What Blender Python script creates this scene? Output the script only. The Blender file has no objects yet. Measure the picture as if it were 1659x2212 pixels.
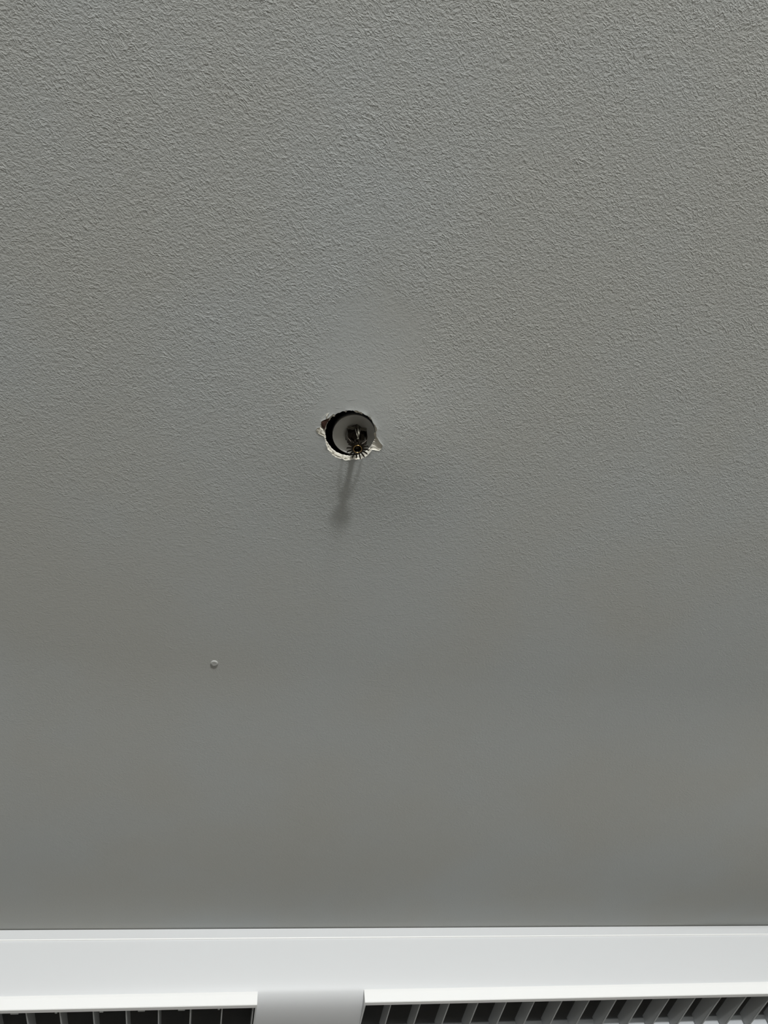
import bpy, bmesh, math, random
from mathutils import Vector, Matrix, noise
random.seed(7)
S = bpy.context.scene
C = S.collection
CEIL = 2.40                                   # ceiling height; the photographer holds the phone 0.78 m below it
EYE = Vector((0, 0, CEIL - 0.78))

# ------------------------------------------------------------------ camera
F, CX, CY = 1600.0, 829.5, 1106.0
AX = Vector((0.98408393, 0.08260298, 0.157339))       # world x, y, z seen in (right, down, forward)
AY = Vector((-0.15070268, 0.85711189, 0.49259304))
AZ = Vector((-0.09416748, -0.50846431, 0.85591853))
cd = bpy.data.cameras.new('camera'); cam = bpy.data.objects.new('camera', cd); C.objects.link(cam)
right = Vector((AX[0], AY[0], AZ[0])); down = Vector((AX[1], AY[1], AZ[1])); fwd = Vector((AX[2], AY[2], AZ[2]))
m = Matrix((right, -down, -fwd)).transposed().to_4x4(); m.translation = EYE
cam.matrix_world = m
cd.sensor_fit = 'HORIZONTAL'; cd.sensor_width = 36; cd.lens = F / 1659 * 36; cd.clip_start = 0.01
S.camera = cam

def at(px, py, dz=0.0):
    """point of the horizontal plane dz above the ceiling surface seen at a pixel"""
    c = Vector((px - CX, py - CY, F))
    r = Vector((AX.dot(c), AY.dot(c), AZ.dot(c)))
    return EYE + r * ((0.78 + dz) / r.z)

# ------------------------------------------------------------------ light
w = bpy.data.worlds.new('world'); S.world = w; w.use_nodes = True
w.node_tree.nodes['Background'].inputs[0].default_value = (0.6, 0.68, 0.8, 1)
w.node_tree.nodes["Background"].inputs[1].default_value = 0.3

def area(name, loc, target, sx, sy, power, col, spread=180):
    l = bpy.data.lights.new(name, 'AREA'); l.shape = 'RECTANGLE'; l.size = sx; l.size_y = sy
    l.energy = power; l.color = col; l.spread = math.radians(spread)
    o = bpy.data.objects.new(name, l); C.objects.link(o); o.location = loc
    o.rotation_euler = (Vector(target) - Vector(loc)).to_track_quat('-Z', 'Y').to_euler()
    return o
# bright upper strip of the window far behind the camera, and the wider, dimmer glass around it
area('window_light', (0.37, -4.4, CEIL - 1.02), (0.1, 1.0, CEIL - 0.30), 0.40, 0.12, 152, (1.0, 1.0, 0.985))
area('window_glow', (0.32, -4.4, CEIL - 0.68), (0.1, 1.0, CEIL - 0.30), 0.40, 0.56, 46, (0.93, 0.98, 1.0))
area('room_light', (0.6, -4.4, 1.20), (0.5, 1.0, 1.9), 2.6, 1.3, 46, (0.98, 1.0, 1.0))  # added broad soft fill, not a seen source

S.view_settings.view_transform = 'Standard'; S.view_settings.look = 'None'
S.view_settings.gamma = 1; S.view_settings.use_curve_mapping = False
S.view_settings.exposure = 0.10

# ------------------------------------------------------------------ materials
def mat(name, col, rough=0.5, metal=0.0, var=0.06, scale=60, bump=0.0, bscale=300, bdist=0.0003, spec=0.5):
    m = bpy.data.materials.new(name); m.use_nodes = True
    nt = m.node_tree; N = nt.nodes; L = nt.links; b = N['Principled BSDF']
    b.inputs['Roughness'].default_value = rough; b.inputs['Metallic'].default_value = metal
    b.inputs['Specular IOR Level'].default_value = spec
    g = N.new('ShaderNodeNewGeometry')
    n = N.new('ShaderNodeTexNoise'); n.inputs['Scale'].default_value = scale; n.inputs['Detail'].default_value = 4
    L.new(g.outputs['Position'], n.inputs['Vector'])
    mx = N.new('ShaderNodeMix'); mx.data_type = 'RGBA'
    mx.inputs['A'].default_value = (*[c * (1 - var) for c in col], 1)
    mx.inputs['B'].default_value = (*[min(1, c * (1 + var)) for c in col], 1)
    L.new(n.outputs['Fac'], mx.inputs['Factor']); L.new(mx.outputs['Result'], b.inputs['Base Color'])
    if bump:
        n2 = N.new('ShaderNodeTexNoise'); n2.inputs['Scale'].default_value = bscale; n2.inputs['Detail'].default_value = 3
        L.new(g.outputs['Position'], n2.inputs['Vector'])
        bp = N.new('ShaderNodeBump'); bp.inputs['Strength'].default_value = bump; bp.inputs['Distance'].default_value = bdist
        L.new(n2.outputs['Fac'], bp.inputs['Height']); L.new(bp.outputs['Normal'], b.inputs['Normal'])
    return m

HOLE = at(757, 937, -0.0053)
def ceiling_paint():
    m = bpy.data.materials.new('rolled_ceiling_paint'); m.use_nodes = True
    nt = m.node_tree; N = nt.nodes; L = nt.links; b = N['Principled BSDF']
    b.inputs['Roughness'].default_value = 0.75; b.inputs['Specular IOR Level'].default_value = 0.3
    g = N.new('ShaderNodeNewGeometry')
    def math_(op, a, b_=None, c=None, clamp=False):
        n = N.new('ShaderNodeMath'); n.operation = op; n.use_clamp = clamp
        for i, v in enumerate((a, b_, c)):
            if v is None: continue
            if isinstance(v, (int, float)): n.inputs[i].default_value = v
            else: L.new(v, n.inputs[i])
        return n.outputs[0]
    def nz(vec, scale, detail=2, rough=0.5, dist=0.0):
        n = N.new('ShaderNodeTexNoise'); n.inputs['Scale'].default_value = scale
        n.inputs['Detail'].default_value = detail; n.inputs['Roughness'].default_value = rough
        n.inputs['Distortion'].default_value = dist; L.new(vec, n.inputs['Vector']); return n
    def ramp(v, a, b_, lo=0.0, hi=1.0):
        n = N.new('ShaderNodeMapRange'); n.interpolation_type = 'SMOOTHSTEP'
        n.inputs['From Min'].default_value = a; n.inputs['From Max'].default_value = b_
        n.inputs['To Min'].default_value = lo; n.inputs['To Max'].default_value = hi
        L.new(v, n.inputs['Value']); return n.outputs[0]
    pos = g.outputs['Position']
    # warp the coordinates so the roller's creases wander
    wv = nz(pos, 40, 3)
    sub = N.new('ShaderNodeVectorMath'); sub.operation = 'SUBTRACT'; L.new(wv.outputs['Color'], sub.inputs[0]); sub.inputs[1].default_value = (0.5, 0.5, 0.5)
    sc = N.new('ShaderNodeVectorMath'); sc.operation = 'SCALE'; L.new(sub.outputs[0], sc.inputs[0]); sc.inputs['Scale'].default_value = 0.010
    ad = N.new('ShaderNodeVectorMath'); ad.operation = 'ADD'; L.new(pos, ad.inputs[0]); L.new(sc.outputs[0], ad.inputs[1])
    def stretched(angle, squash):
        # rotate first, then squash along the creases
        r = N.new('ShaderNodeMapping'); r.vector_type = 'POINT'; r.inputs['Rotation'].default_value = (0, 0, math.radians(-angle)); L.new(ad.outputs[0], r.inputs['Vector'])
        s = N.new('ShaderNodeMapping'); s.vector_type = 'POINT'; s.inputs['Scale'].default_value = (squash, 1, 1); L.new(r.outputs[0], s.inputs['Vector'])
        return s.outputs[0]
    def ridge(vec, scale, width):
        n = nz(vec, scale, 1.5, 0.45).outputs['Fac']
        a = math_('ABSOLUTE', math_('SUBTRACT', n, 0.5))
        return ramp(a, 0.0, width, 1.0, 0.0)
    r1 = ridge(stretched(34, 0.45), 275, 0.085)
    r2 = ridge(stretched(10, 0.5), 340, 0.08)
    patch = ramp(nz(pos, 22, 3).outputs['Fac'], 0.36, 0.62)
    patch2 = ramp(nz(pos, 70, 2).outputs['Fac'], 0.4, 0.62)
    brk = ramp(nz(ad.outputs[0], 165, 2).outputs['Fac'], 0.36, 0.62)
    fine = nz(ad.outputs[0], 600, 3, 0.6).outputs['Fac']
    mid = nz(ad.outputs[0], 300, 2, 0.5).outputs['Fac']
    h = math_('ADD', math_('MULTIPLY', math_('MULTIPLY', r1, brk), math_('MULTIPLY_ADD', patch, 0.75, 0.25)), math_('MULTIPLY', math_('MULTIPLY', r2, patch2), 0.7))
    h = math_('ADD', h, math_('MULTIPLY', mid, 2.2))
    h = math_('ADD', h, math_('MULTIPLY', fine, 1.3))
    # smoother where the filler was sanded above and around the hole, and towards the far wall
    xyz = N.new('ShaderNodeSeparateXYZ'); L.new(pos, xyz.inputs[0])
    def blob(c, rx, ry):
        dx = math_('DIVIDE', math_('SUBTRACT', xyz.outputs[0], c[0]), rx)
        dy = math_('DIVIDE', math_('SUBTRACT', xyz.outputs[1], c[1]), ry)
        return math_('SQRT', math_('ADD', math_('MULTIPLY', dx, dx), math_('MULTIPLY', dy, dy)))
    jit = math_('MULTIPLY', math_('SUBTRACT', nz(pos, 30, 2).outputs['Fac'], 0.5), 0.6)
    s1 = ramp(math_('ADD', blob(at(800, 760), 0.060, 0.085), jit), 0.6, 1.25, 0.38, 1.0)
    s2 = ramp(math_('ADD', blob(HOLE, 0.055, 0.05), jit), 0.6, 1.3, 0.25, 1.0)
    s3 = ramp(xyz.outputs[1], 0.20, 0.68, 1.0, 0.20)
    s = math_('MULTIPLY', math_('MULTIPLY', s1, s2), s3)
    h = math_('MULTIPLY', h, s)
    bp = N.new('ShaderNodeBump'); bp.inputs['Strength'].default_value = 1.0; bp.inputs['Distance'].default_value = 0.00027
    L.new(h, bp.inputs['Height']); L.new(bp.outputs['Normal'], b.inputs['Normal'])
    cn = nz(pos, 4, 3).outputs['Fac']
    mx = N.new('ShaderNodeMix'); mx.data_type = 'RGBA'
    mx.inputs['A'].default_value = (0.480, 0.485, 0.460, 1); mx.inputs['B'].default_value = (0.485, 0.505, 0.500, 1)
    L.new(ramp(cn, 0.3, 0.7), mx.inputs['Factor']); L.new(mx.outputs['Result'], b.inputs['Base Color'])
    return m

M = dict(
    ceiling=ceiling_paint(),
    gypsum=mat('broken_gypsum', (0.80, 0.77, 0.68), 0.9, var=0.10, scale=400, bump=0.6, bscale=600, bdist=0.0004),
    paper=mat('torn_paper', (0.42, 0.405, 0.35), 0.9, var=0.25, scale=500, bump=1.0, bscale=700, bdist=0.0008),
    wood=mat('brown_wood', (0.06, 0.025, 0.014), 0.8, var=0.3, scale=200),
    void=mat('dark_void', (0.012, 0.011, 0.010), 0.95),
    cup=mat('dull_steel_cup', (0.62, 0.62, 0.60), 0.55, metal=0.0, var=0.15, scale=70),
    bronze=mat('blackened_bronze', (0.05, 0.042, 0.034), 0.22, metal=0.85, var=0.3, scale=300),
    link=mat('pale_alloy_link', (0.17, 0.16, 0.13), 0.35, metal=0.8, var=0.2, scale=300),
    brass=mat('brass_ring', (0.62, 0.40, 0.16), 0.25, metal=1.0, var=0.1),
    white=mat('white_enamelled_metal', (0.67, 0.68, 0.69), 0.5, var=0.01, scale=8),
    lip=mat('bright_white_plastic', (0.94, 0.94, 0.93), 0.4, var=0.01, scale=8),
    vane=mat('grey_plastic_vane', (0.44, 0.45, 0.45), 0.5, var=0.04),
    duct=mat('grey_duct_liner', (0.03, 0.03, 0.03), 0.8, var=0.1),  # deep shade inside the outlets, put into the colour
    ductg=mat('mid_grey_duct_panel', (0.16, 0.165, 0.17), 0.8, var=0.1),  # lighter shade on the upper rear wall, put into the colour
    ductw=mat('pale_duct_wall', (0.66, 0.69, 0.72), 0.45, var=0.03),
    wall=mat('painted_wall', (0.30, 0.295, 0.285), 0.85, bump=0.4, bscale=220),
    floor=mat('floor_covering', (0.12, 0.105, 0.080), 0.7, bump=0.2),
)

# ------------------------------------------------------------------ helpers
def obj(name, bm, m, parent=None, smooth=False, bevel=0.0, seg=2):
    me = bpy.data.meshes.new(name); bm.normal_update(); bm.to_mesh(me); bm.free()
    o = bpy.data.objects.new(name, me); C.objects.link(o); me.materials.append(m)
    if smooth:
        for p in me.polygons: p.use_smooth = True
    if bevel:
        md = o.modifiers.new('bevel', 'BEVEL'); md.width = bevel; md.segments = seg; md.limit_method = 'ANGLE'
    if parent:
        o.parent = parent; o.matrix_parent_inverse = Matrix.Translation(parent.location).inverted()
    return o

def box(bm, x0, x1, y0, y1, z0, z1):
    v = [bm.verts.new((x, y, z)) for z in (z0, z1) for y in (y0, y1) for x in (x0, x1)]
    for q in ((0, 2, 3, 1), (4, 5, 7, 6), (0, 1, 5, 4), (2, 6, 7, 3), (0, 4, 6, 2), (1, 3, 7, 5)):
        bm.faces.new([v[i] for i in q])

def prism_x(bm, prof, x0, x1):
    """closed (y, z) profile extruded along x"""
    a = [bm.verts.new((x0, y, z)) for y, z in prof]; b = [bm.verts.new((x1, y, z)) for y, z in prof]
    n = len(prof)
    for i in range(n): bm.faces.new((a[i], a[(i + 1) % n], b[(i + 1) % n], b[i]))
    bm.faces.new(a[::-1]); bm.faces.new(b)
    bmesh.ops.recalc_face_normals(bm, faces=bm.faces)

def lathe(bm, c, prof, n=48, cap0=False, cap1=False, rot=0.0):
    rings = []
    for r, z in prof:
        rings.append([bm.verts.new((c[0] + r * math.cos(rot + 2 * math.pi * i / n), c[1] + r * math.sin(rot + 2 * math.pi * i / n), c[2] + z)) for i in range(n)])
    for a, b in zip(rings, rings[1:]):
        for i in range(n): bm.faces.new((a[i], a[(i + 1) % n], b[(i + 1) % n], b[i]))
    if cap0: bm.faces.new(rings[0])
    if cap1: bm.faces.new(rings[-1][::-1])
    bmesh.ops.recalc_face_normals(bm, faces=bm.faces)

def tube(bm, pts, rad, n=8):
    pts = [Vector(p) for p in pts]; rings = []
    for i, p in enumerate(pts):
        d = (pts[min(i + 1, len(pts) - 1)] - pts[max(i - 1, 0)]).normalized()
        u = d.cross(Vector((0.3, 1, 0.2))).normalized(); v = d.cross(u)
        r = rad[i] if isinstance(rad, (list, tuple)) else rad
        rings.append([bm.verts.new(p + r * (u * math.cos(2 * math.pi * k / n) + v * math.sin(2 * math.pi * k / n))) for k in range(n)])
    for a, b in zip(rings, rings[1:]):
        for k in range(n): bm.faces.new((a[k], a[(k + 1) % n], b[(k + 1) % n], b[k]))
    bm.faces.new(rings[0]); bm.faces.new(rings[-1])
    bmesh.ops.recalc_face_normals(bm, faces=bm.faces)

def empty(name, loc, label, cat):
    o = bpy.data.objects.new(name, None); C.objects.link(o); o.location = loc; o.empty_display_size = 0.05
    o['label'] = label; o['category'] = cat
    return o

# ------------------------------------------------------------------ room shell
X0, X1, Y0, Y1 = -2.2, 2.6, -4.6, 1.80
def struct(name, *b, m=None):
    bm = bmesh.new(); box(bm, *b); o = obj(name, bm, m or M['wall']); o['kind'] = 'structure'; return o
struct('floor', X0, X1, Y0, Y1, -0.10, 0.0, m=M['floor'])
struct('wall_back', X0 - .1, X1 + .1, Y1, Y1 + .1, -0.1, CEIL + .12)
struct('wall_front', X0 - .1, X1 + .1, Y0 - .1, Y0, -0.1, CEIL + .12)
struct('wall_left', X0 - .1, X0, Y0, Y1, -0.1, CEIL + .12)
struct('wall_right', X1, X1 + .1, Y0, Y1, -0.1, CEIL + .12)

# ------------------------------------------------------------------ ceiling with its torn hole
ZO = [  # outline of the torn paint, read from an 8.3x enlargement
 (430,510),(460,480),(500,445),(530,465),(560,445),(620,420),(700,398),(760,380),(830,388),(900,385),(960,402),(1020,430),
 (1080,462),(1150,500),(1190,545),(1215,600),(1255,650),(1278,710),(1260,760),(1262,830),(1295,880),(1335,940),(1378,990),
 (1370,1040),(1318,1095),(1250,1082),(1185,1072),(1150,1122),(1095,1185),(1030,1225),(950,1248),(860,1242),(790,1258),
 (700,1270),(660,1245),(600,1238),(520,1200),(450,1142),(405,1090),(380,1010),(350,925),(332,845),(270,822),(218,790),(185,745),
 (205,700),(268,690),(270,640),(280,590),(335,555),(395,530)]
def zoom(x, y, dz=-0.0053): return at(660 + x / 8.295, 840 + y / 8.295, dz)
HC = HOLE.copy()
poly = [zoom(*p) - HC for p in ZO]
pa = sorted((math.atan2(p.y, p.x), math.hypot(p.x, p.y)) for p in poly)
def outline(a):
    a = (a + math.pi) % (2 * math.pi) - math.pi
    ext = [(pa[-1][0] - 2 * math.pi, pa[-1][1])] + pa + [(pa[0][0] + 2 * math.pi, pa[0][1])]
    for (a0, r0), (a1, r1) in zip(ext, ext[1:]):
        if a0 <= a <= a1: return r0 + (r1 - r0) * (a - a0) / max(1e-9, a1 - a0)
    return pa[0][1]
def g(x, y, cx, cy, sx, sy): return math.exp(-((x - cx) / sx) ** 2 / 2 - ((y - cy) / sy) ** 2 / 2)
def sag(x, y):
    """gentle unevenness of the board: it droops round the hole"""
    z = -0.0056 * g(x, y, HC.x + 0.030, HC.y + 0.012, 0.062, 0.056)
    z += -0.0010 * g(x, y, HC.x + 0.0, HC.y, 0.13, 0.12)
    z += -0.0030 * g(x, y, 0.45, 0.55, 0.30, 0.22)
    t = min(1.0, max(0.0, (y - 0.70) / 0.622))          # swell added to shade the ceiling by the white unit, ending where they meet
    z *= 1 - t ** 4
    z -= (0.0125 + 0.0110 / (1 + math.exp(-(x - 0.75) / 0.11))) * 6.75 * t * t * (1 - t)
    return z
NA = 288
bm = bmesh.new(); rings = []
angs = [2 * math.pi * i / NA for i in range(NA)]
edge = []
for i, a in enumerate(angs):
    r = outline(a) + 0.0004 * noise.noise(Vector((math.cos(a) * 14, math.sin(a) * 14, 0))) + 0.0003 * random.uniform(-1, 1)
    edge.append(r)
steps = [0, 0.0008, 0.002, 0.004, 0.007, 0.011, 0.016, 0.022, 0.030, 0.040, 0.052, 0.066, 0.082, 0.10, 0.125, 0.15, 0.18, 0.22]
for k, s in enumerate(steps):
    t = k / (len(steps) - 1); ring = []
    for a, e in zip(angs, edge):
        r = e * (1 - min(1, t * 1.5)) + 0.029 * min(1, t * 1.5) + s
        x, y = HC.x + r * math.cos(a), HC.y + r * math.sin(a)
        lift = 0.0
        if k < 4:  # the torn paint curls down a little
            lift = -(0.0009, 0.0007, 0.0004, 0.0001)[k] * max(0, 0.4 + noise.noise(Vector((math.cos(a) * 3, math.sin(a) * 3, 5))))
        ring.append(bm.verts.new((x, y, CEIL + sag(x, y) + lift)))
    rings.append(ring)
R0 = 0.029 + steps[-1]
for k in range(1, 111):
    t = (k / 110) ** 1.15; ring = []
    for a in angs:
        ca, sa = math.cos(a), math.sin(a)
        d = min(((X1 - HC.x) / ca if ca > 0 else (X0 - HC.x) / ca) if abs(ca) > 1e-6 else 1e9, ((Y1 - HC.y) / sa if sa > 0 else (Y0 - HC.y) / sa) if abs(sa) > 1e-6 else 1e9)
        r = R0 + (d - R0) * t; x, y = HC.x + r * ca, HC.y + r * sa
        f = 1 if k < 110 else 0
        ring.append(bm.verts.new((x, y, CEIL + sag(x, y) * f)))
    rings.append(ring)
for a, b in zip(rings, rings[1:]):
    for i in range(NA): bm.faces.new((a[i], b[i], b[(i + 1) % NA], a[(i + 1) % NA]))
for f in bm.faces:
    if f.normal.z > 0: f.normal_flip()
ceiling = obj('ceiling', bm, M['ceiling'], smooth=True); ceiling['kind'] = 'structure'

# the broken board inside the hole: a rough shelf where the paper tore, then the cut wall
bm = bmesh.new(); cr = []
HI = zoom(818, 815) # centre of the clean cut
for i, a in enumerate(angs):
    ca, sa = math.cos(a), math.sin(a); e = edge[i]
    base = 0.0288
    c0 = min(e - 0.0002, base + 0.0006 * noise.noise(Vector((ca * 6, sa * 6, 2))) + 0.00025 * random.uniform(-1, 1))
    z0 = CEIL + sag(HC.x + e * ca, HC.y + e * sa)
    col = []
    for r, z in ((e + 0.0006, -0.00005), (e - 0.0001, 0.0004 + 0.0005 * random.random()), ((e + c0) / 2, 0.0016 + 0.0007 * random.random()), (c0, 0.0012 + 0.0012 * random.random()), (c0 - 0.0002, 0.0026), (c0 + 0.0001, 0.0036), (c0 + 0.0003, 0.0046), (c0 + 0.006, 0.0058)):
        col.append(bm.verts.new((HC.x + r * ca, HC.y + r * sa, z0 + z)))
    cr.append(col)
for i in range(NA):
    a, b = cr[i], cr[(i + 1) % NA]
    for k in range(len(a) - 1): bm.faces.new((a[k], b[k], b[k + 1], a[k + 1]))
bmesh.ops.recalc_face_normals(bm, faces=bm.faces)
rim = obj('broken_board_edge', bm, M['gypsum'], ceiling, smooth=True)
rim['label'] = 'ragged white gypsum edge of the hole'

# dark space above
bm = bmesh.new(); lathe(bm, (HC.x, HC.y, CEIL), [(0.042, -0.0016), (0.042, 0.09)], 48, False, True)
obj('ceiling_void', bm, M['void'], ceiling)['label'] = 'dark space above the hole'

def flap(name, pts, m, dz=None, thick=0.0004, jitter=0.0004):
    """irregular torn scrap: fan of a traced outline (8.3x enlargement) with its own thickness"""
    P = [zoom(p[0], p[1], dz) for p in pts]
    n = len(P); fine = []
    for i in range(n):
        for t in (0, 0.34, 0.67):
            q = P[i].lerp(P[(i + 1) % n], t)
            if t: q += Vector((random.uniform(-1, 1), random.uniform(-1, 1), random.uniform(-.6, .6))) * jitter
            fine.append(q)
    c = sum(fine, Vector()) / len(fine)
    bm = bmesh.new()
    lo = [bm.verts.new(p) for p in fine]; mid = [bm.verts.new(p.lerp(c, 0.5) + Vector((0, 0, random.uniform(-1, 1) * jitter))) for p in fine]; cl = bm.verts.new(c)
    N_ = len(fine); hi = [bm.verts.new(p + Vector((0, 0, thick))) for p in fine]; ch = bm.verts.new(c + Vector((0, 0, thick)))
    for i in range(N_):
        j = (i + 1) % N_
        bm.faces.new((lo[i], lo[j], mid[j], mid[i])); bm.faces.new((mid[i], mid[j], cl))
        bm.faces.new((hi[j], hi[i], ch)); bm.faces.new((lo[j], lo[i], hi[i], hi[j]))
    bmesh.ops.recalc_face_normals(bm, faces=bm.faces)
    return obj(name, bm, m, ceiling, smooth=True)

flap('exposed_lath', [(282,600), (345,562), (425,535), (408,580), (365,650), (335,730), (290,680)], M['wood'], -0.0050, 0.0008, 0.0002)['label'] = 'brown wood showing through the torn notch'
scraps = [
  ([(188,745),(212,702),(262,688),(300,715),(332,765),(338,838),(275,822),(215,792)], 'gypsum', -0.0026),
  ([(1262,1075),(1258,1010),(1275,940),(1312,925),(1372,990),(1366,1042),(1318,1092)], 'paper', -0.0028),
  ([(1262,880),(1290,875),(1335,945),(1300,960),(1268,935)], 'paper', -0.0024),
  ([(365,525),(372,480),(425,425),(395,470),(392,525)], 'gypsum', -0.0036),
  ([(868,392),(905,385),(955,398),(1028,430),(1022,455),(985,440),(930,425),(880,412)], 'gypsum', -0.0032),
  ([(1118,482),(1150,498),(1192,540),(1180,562),(1150,535),(1122,505)], 'gypsum', -0.0030),
  ([(690,402),(740,392),(735,425),(712,412)], 'gypsum', -0.0030),
  ([(415,1100),(450,1110),(520,1165),(590,1190),(650,1215),(600,1242),(520,1203),(448,1145)], 'gypsum', -0.0030),
  ([(560,1205),(640,1215),(690,1235),(760,1240),(740,1268),(680,1262),(600,1243)], 'gypsum', -0.0032),
  ([(1150,1110),(1185,1072),(1280,1082),(1325,1095),(1300,1108),(1240,1100),(1195,1095),(1130,1165),(1080,1205),(1060,1195)], 'gypsum', -0.0034),
  ([(1225,790),(1255,775),(1258,830),(1232,850)], 'gypsum', -0.0026),
  ([(500,452),(530,468),(520,495),(480,500)], 'paper', -0.0030),
]
for pts, mm, dz in scraps:
    flap('torn_scrap', pts, M[mm], dz - 0.0021, 0.0003, 0.0005)
for pts in ([(372,520),(378,480),(395,450),(428,425)], [(525,335),(560,345),(600,348),(632,335)], [(735,218),(820,200),(880,188),(940,178)],
            [(1160,1320),(1230,1270),(1290,1215),(1330,1160)], [(1265,860),(1310,900),(1345,950),(1378,990)], [(275,570),(300,520),(345,470),(400,435)]):
    bm = bmesh.new()
    tube(bm, [zoom(x, y, sag(*zoom(x, y).xy) - 0.0000) for x, y in pts], [0.00008, 0.0002, 0.00016, 0.00008], 6)
    obj('paper_fibre', bm, M['gypsum'] if pts[0][0] < 400 else M['ceiling'], ceiling, smooth=True)

# ------------------------------------------------------------------ sprinkler head hanging through the hole
SX, SY = 0.0958, 0.3545
spr = empty('sprinkler_head', (SX, SY, CEIL + 0.012), 'black and bronze fire sprinkler head hanging in the torn ceiling hole', 'sprinkler')
bm = bmesh.new()
ca_, cb_ = zoom(485, 822, 0.006), zoom(1250, 822, 0.006)
cc = (ca_ + cb_) / 2; cc.z = CEIL + 0.006
lathe(bm, cc, [(0.0249, 0.0010), (0.0251, 0.0002), (0.0246, -0.0004), (0.0238, 0.0), (0.0222, 0.0018), (0.0180, 0.0034), (0.0130, 0.0042), (0.0090, 0.0044), (0.0090, 0.012), (0.0249, 0.012), (0.0249, 0.0010)], 72)
cup = obj('escutcheon_cup', bm, M['cup'], spr, smooth=True); cup['label'] = 'dull grey round cup behind the sprinkler'
hx = Vector((SX, SY - 0.0012, CEIL))
bm = bmesh.new(); lathe(bm, hx, [(0.0085, 0.016), (0.0128, 0.012), (0.0128, 0.005), (0.0112, 0.0035), (0.0068, 0.0030), (0.0060, 0.0060), (0.001, 0.006)], 6, True, True, rot=math.pi / 6)
obj('wrench_boss', bm, M['bronze'], spr, bevel=0.0004)
bm = bmesh.new(); lathe(bm, hx, [(0.0070, 0.05), (0.0070, 0.014)], 24, True, True)
obj('pipe_thread', bm, M['bronze'], spr, smooth=True)
DZ = CEIL - 0.024
for s in (-1, 1):  # the two arms of the yoke, flat plates bowing in to the hub
    bm = bmesh.new()
    prof = [(0.0116, 0.005), (0.0116, -0.012), (0.0112, -0.0162), (0.0068, -0.0208), (0.0040, -0.0212), (0.0040, -0.0198), (0.0062, -0.0195), (0.0102, -0.0156), (0.0108, -0.011), (0.0108, 0.005)]
    a = [bm.verts.new((SX + s * x, SY - 0.0105 + max(0, -z - 0.010) * 0.6, CEIL + z)) for x, z in prof]
    b = [bm.verts.new((SX + s * x, SY - 0.0020 + max(0, -z - 0.010) * 0.15, CEIL + z)) for x, z in prof]
    n = len(prof)
    for i in range(n): bm.faces.new((a[i], a[(i + 1) % n], b[(i + 1) % n], b[i]))
    bm.faces.new(a); bm.faces.new(b[::-1]); bmesh.ops.recalc_face_normals(bm, faces=bm.faces)
    obj('frame_arm', bm, M['bronze'], spr, bevel=0.0005)
    bm = bmesh.new(); box(bm, *sorted((SX + s * 0.0034, SX + s * 0.0112)), SY - 0.0135, SY - 0.0105, CEIL + 0.001, CEIL + 0.0035)
    obj('frame_shoulder', bm, M['link'], spr, bevel=0.0005)
for (ax, ay, az), (bx, by, bz), r0, r1 in (((SX - 0.0034, 0.3405, 0.0035), (0.0966, 0.3475, -0.0150), 0.0008, 0.0004),
                                         ((SX + 0.0006, 0.3392, 0.0035), (0.0970, 0.3465, -0.0120), 0.0012, 0.0006),
                                         ((SX + 0.0036, 0.3405, 0.0035), (0.0974, 0.3475, -0.0110), 0.0008, 0.0004)):
    bm = bmesh.new(); tube(bm, [(ax, ay, CEIL + az), ((ax + bx) / 2, (ay + by) / 2, CEIL + (az + bz) / 2), (bx, by, CEIL + bz)], [r0, (r0 + r1) / 2, r1], 8)
    obj('link_lever', bm, M['link'], spr, smooth=True)
bm = bmesh.new(); tube(bm, [(0.0970, 0.3465, CEIL - 0.011), (0.0975, 0.3495, CEIL - 0.0215)], [0.0007, 0.0005], 8)
obj('strut_pin', bm, M['link'], spr, smooth=True)
bm = bmesh.new(); lathe(bm, (0.0962, 0.3478, CEIL - 0.0150), [(0.0005, 0), (0.0014, -0.0002), (0.0014, -0.0008), (0.0005, -0.001)], 12, True, True)
obj('link_button', bm, M['link'], spr, smooth=True)
bm = bmesh.new(); lathe(bm, (SX, SY, CEIL), [(0.0030, -0.0060), (0.0032, -0.0165), (0.0044, -0.018), (0.0044, -0.0235)], 24, True, True)  # hub with a hidden stem added to cast the centre shadow
obj('frame_hub', bm, M['bronze'], spr, smooth=True)
DC = Vector((SX + 0.0006, SY + 0.0010, DZ))
bm = bmesh.new(); lathe(bm, DC, [(0.0040, 0.0004), (0.0068, 0.0004), (0.0072, 0.0), (0.0068, -0.0005), (0.0050, -0.0007), (0.0040, -0.0007), (0.0040, 0.0004)], 48)
defl = obj('deflector', bm, M['bronze'], spr, smooth=True)
tine_me = None
for k in range(16):
    th = 2 * math.pi * k / 16
    if tine_me is None:
        bm = bmesh.new()
        secs = [(0.0060, 0.0, 0.0010), (0.0095, -0.0001, 0.0008), (0.0116, -0.0008, 0.0008), (0.0127, -0.0024, 0.0007)]
        q = [[bm.verts.new((x, s * wd, z + t)) for s, t in ((-1, -.0004), (1, -.0004), (1, .0004), (-1, .0004))] for x, z, wd in secs]
        for a, b in zip(q, q[1:]):
            for i in range(4): bm.faces.new((a[i], a[(i + 1) % 4], b[(i + 1) % 4], b[i]))
        bm.faces.new(q[0]); bm.faces.new(q[-1][::-1]); bmesh.ops.recalc_face_normals(bm, faces=bm.faces)
        t = obj('tine', bm, M['bronze'], None, bevel=0.0002); tine_me = t
    else:
        t = tine_me.copy(); C.objects.link(t)
    t.location = DC; t.rotation_euler = (0, 0, th)
    t.parent = defl
bm = bmesh.new(); lathe(bm, DC, [(0.0042, 0.0), (0.0049, -0.0006), (0.0049, -0.0015), (0.0046, -0.0018), (0.0042, -0.0015), (0.0041, 0.0)], 48)
r = obj('retaining_ring', bm, M['brass'], defl, smooth=True); r['label'] = 'thin brass ring'
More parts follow.
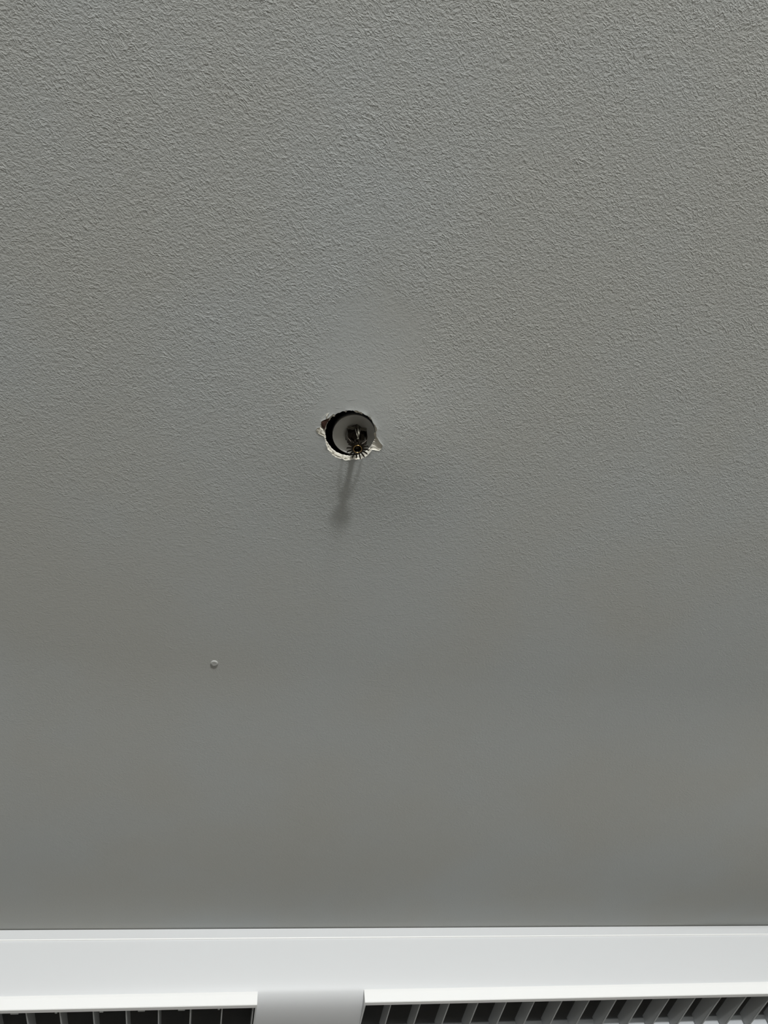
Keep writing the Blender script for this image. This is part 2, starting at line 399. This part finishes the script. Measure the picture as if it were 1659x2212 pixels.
bm = bmesh.new(); lathe(bm, DC, [(0.0041, -0.0012), (0.0041, 0.0020)], 32, False, True)
obj('screw_bore', bm, M['void'], defl, smooth=True)

# ------------------------------------------------------------------ small painted-over cap
cp = at(463, 1432)
bm = bmesh.new(); lathe(bm, (cp.x, cp.y, CEIL + sag(cp.x, cp.y)), [(0.0050, 0.0004), (0.0050, -0.0007), (0.0046, -0.0012), (0.0030, -0.0013), (0.0012, -0.0011), (0.0003, -0.0011)], 32, False, True)
plug = obj('ceiling_plug', bm, M['ceiling'], smooth=True)
plug['label'] = 'tiny round painted-over plug on the bare ceiling left of the shadow'; plug['category'] = 'plug'

# ------------------------------------------------------------------ white unit against the ceiling
YF = 1.3294
UX0, UX1 = -0.95, 1.42
OPEN = ((-0.80, 0.0535), (0.2340, 1.19))
unit = empty('air_conditioner', (0.235, YF + 0.2, CEIL - 0.002), 'wide white air conditioner with two vaned outlets hung against the ceiling', 'air conditioner')
def bez(P, n):
    out = []
    for i in range(1, n + 1):
        t = i / n; u = 1 - t
        out.append(tuple(u**3 * P[0][k] + 3*u*u*t * P[1][k] + 3*u*t*t * P[2][k] + t**3 * P[3][k] for k in (0, 1)))
    return out
lid = [(YF + 0.40, -0.0015), (YF, -0.0015), (YF, -0.0170), (YF + 0.0012, -0.0172), (YF + 0.0012, -0.0202)]
curve = bez([(YF + 0.0012, -0.0202), (YF + 0.0012, -0.060), (YF + 0.0020, -0.097), (YF + 0.0085, -0.106)], 14)
under = bez([(YF + 0.0085, -0.106), (YF + 0.0175, -0.1190), (YF + 0.036, -0.1262), (YF + 0.105, -0.1262)], 20)
rear = [(YF + 0.36, -0.1262), (YF + 0.40, -0.09)]
YB = YF + 0.1402          # rear wall of the outlets
def Z(p): return [(y, CEIL + z) for y, z in p]
full = Z(lid + curve + under + rear)
top_only = Z(lid + curve + [(YF + 0.0096, -0.1055), (YF + 0.0096, -0.060), (YB + 0.02, -0.060), (YF + 0.40, -0.060)])
behind = Z([(YB + 0.004, -0.060), (YB + 0.004, -0.1262), (YF + 0.36, -0.1262), (YF + 0.40, -0.09), (YF + 0.40, -0.060)])
bm = bmesh.new()
xs = [UX0, OPEN[0][0], OPEN[0][1], OPEN[1][0], OPEN[1][1], UX1]
for i in (0, 2, 4): prism_x(bm, full, xs[i], xs[i + 1])
for i in (1, 3): prism_x(bm, top_only, xs[i], xs[i + 1]); prism_x(bm, behind, xs[i], xs[i + 1])
bmesh.ops.remove_doubles(bm, verts=bm.verts, dist=1e-5)
# drop the inner walls left where the lengths meet
inner = [f for f in bm.faces if abs(abs(f.normal.x) - 1) < 1e-3 and len(f.verts) > 4 and UX0 + .01 < f.calc_center_median().x < UX1 - .01]
house = obj('housing', bm, M['white'], unit, smooth=True)
try:
    house.data.set_sharp_from_angle(angle=math.radians(28))
except Exception: pass

bm = bmesh.new(); prism_x(bm, Z([(YF + 0.0012, -0.0170), (YF - 0.0006, -0.0175), (YF - 0.0008, -0.0183), (YF - 0.0006, -0.0191), (YF + 0.0012, -0.0196)]), UX0, UX1)  # edge highlight of the ledge put into a lighter white
obj('bead', bm, M['lip'], unit)['label'] = 'thin bright raised line along the face'
LB = -0.1265             # underside of the lips
for oi, (a, b) in enumerate(OPEN):
    bm = bmesh.new()     # lip: front plate plus its two side cheeks
    prism_x(bm, Z([(YF + 0.0040, -0.1055), (YF + 0.0036, -0.1100), (YF + 0.0036, LB + 0.0010), (YF + 0.0046, LB), (YF + 0.0130, LB), (YF + 0.0130, LB + 0.005), (YF + 0.0084, LB + 0.008), (YF + 0.0084, -0.1055)]), a, b)
    lip = obj('outlet_lip', bm, M['lip'], unit); lip['label'] = 'bright white lip over the outlet'
    for x0, x1 in ((a, a + 0.0026), (b - 0.0026, b)):
        bm = bmesh.new(); box(bm, x0 + 0.0001, x1 - 0.0001, YF + 0.0132, YB + 0.003, CEIL + LB, CEIL - 0.1)
        obj('outlet_cheek', bm, M['white'], unit)
    bm = bmesh.new()     # inner front, roof and upper rear, their shade painted dark
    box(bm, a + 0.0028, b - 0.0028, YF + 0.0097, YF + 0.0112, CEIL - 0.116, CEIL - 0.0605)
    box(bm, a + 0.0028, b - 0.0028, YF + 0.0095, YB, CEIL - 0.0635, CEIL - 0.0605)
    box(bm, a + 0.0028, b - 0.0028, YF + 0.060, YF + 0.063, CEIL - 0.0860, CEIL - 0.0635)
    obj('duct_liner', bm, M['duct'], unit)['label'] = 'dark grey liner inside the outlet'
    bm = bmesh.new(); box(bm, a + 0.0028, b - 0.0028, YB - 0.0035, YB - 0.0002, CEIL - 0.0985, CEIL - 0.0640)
    obj('duct_panel', bm, M['ductg'], unit)  # upper rear wall, the lip's shade painted mid grey
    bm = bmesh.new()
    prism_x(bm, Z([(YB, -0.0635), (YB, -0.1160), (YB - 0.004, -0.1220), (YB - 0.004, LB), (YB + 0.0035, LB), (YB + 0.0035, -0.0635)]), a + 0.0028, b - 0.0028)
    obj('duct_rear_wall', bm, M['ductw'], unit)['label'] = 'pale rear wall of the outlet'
    # vanes: thin plates with a thicker, rounded lower edge
    first = None
    x = 0.0481 if oi == 0 else 0.2812
    step = -0.0510 if oi == 0 else 0.0517
    while a + 0.008 < x < b - 0.002:
        if first is None:
            bm = bmesh.new()
            prof = [(-0.0004, -0.0960), (-0.0005, -0.1215), (-0.0011, -0.1228), (-0.0008, -0.1240), (0.0008, -0.1240), (0.0011, -0.1228), (0.0005, -0.1215), (0.0004, -0.0960)]
            va = [bm.verts.new((px, YF + 0.0134, z + 0.1185)) for px, z in prof]; vb = [bm.verts.new((px, YB - 0.0042, z + 0.1185)) for px, z in prof]
            n = len(prof)
            for i in range(n): bm.faces.new((va[i], va[(i + 1) % n], vb[(i + 1) % n], vb[i]))
            bm.faces.new(va); bm.faces.new(vb[::-1]); bmesh.ops.recalc_face_normals(bm, faces=bm.faces)
            first = v = obj('vane', bm, M['vane'])
        else:
            v = first.copy(); C.objects.link(v)
        v.location = (x, 0, CEIL - 0.1185); v.parent = unit
        v.matrix_parent_inverse = Matrix.Translation(unit.location).inverted()
        x += step
    # little clips along the inside of the lip
    for px, wd in ((28, 14), (119, 4), (218, 7), (305, 13), (392, 13), (473, 4)) if oi == 0 else ():
        p = at(px, 2178, LB); bm = bmesh.new(); hw = wd * 0.00042
        box(bm, p.x - hw, p.x + hw, YF + 0.0131, YF + 0.0185, CEIL + LB + 0.0008, CEIL + LB + 0.004)
        obj('clip', bm, M['vane'], unit)
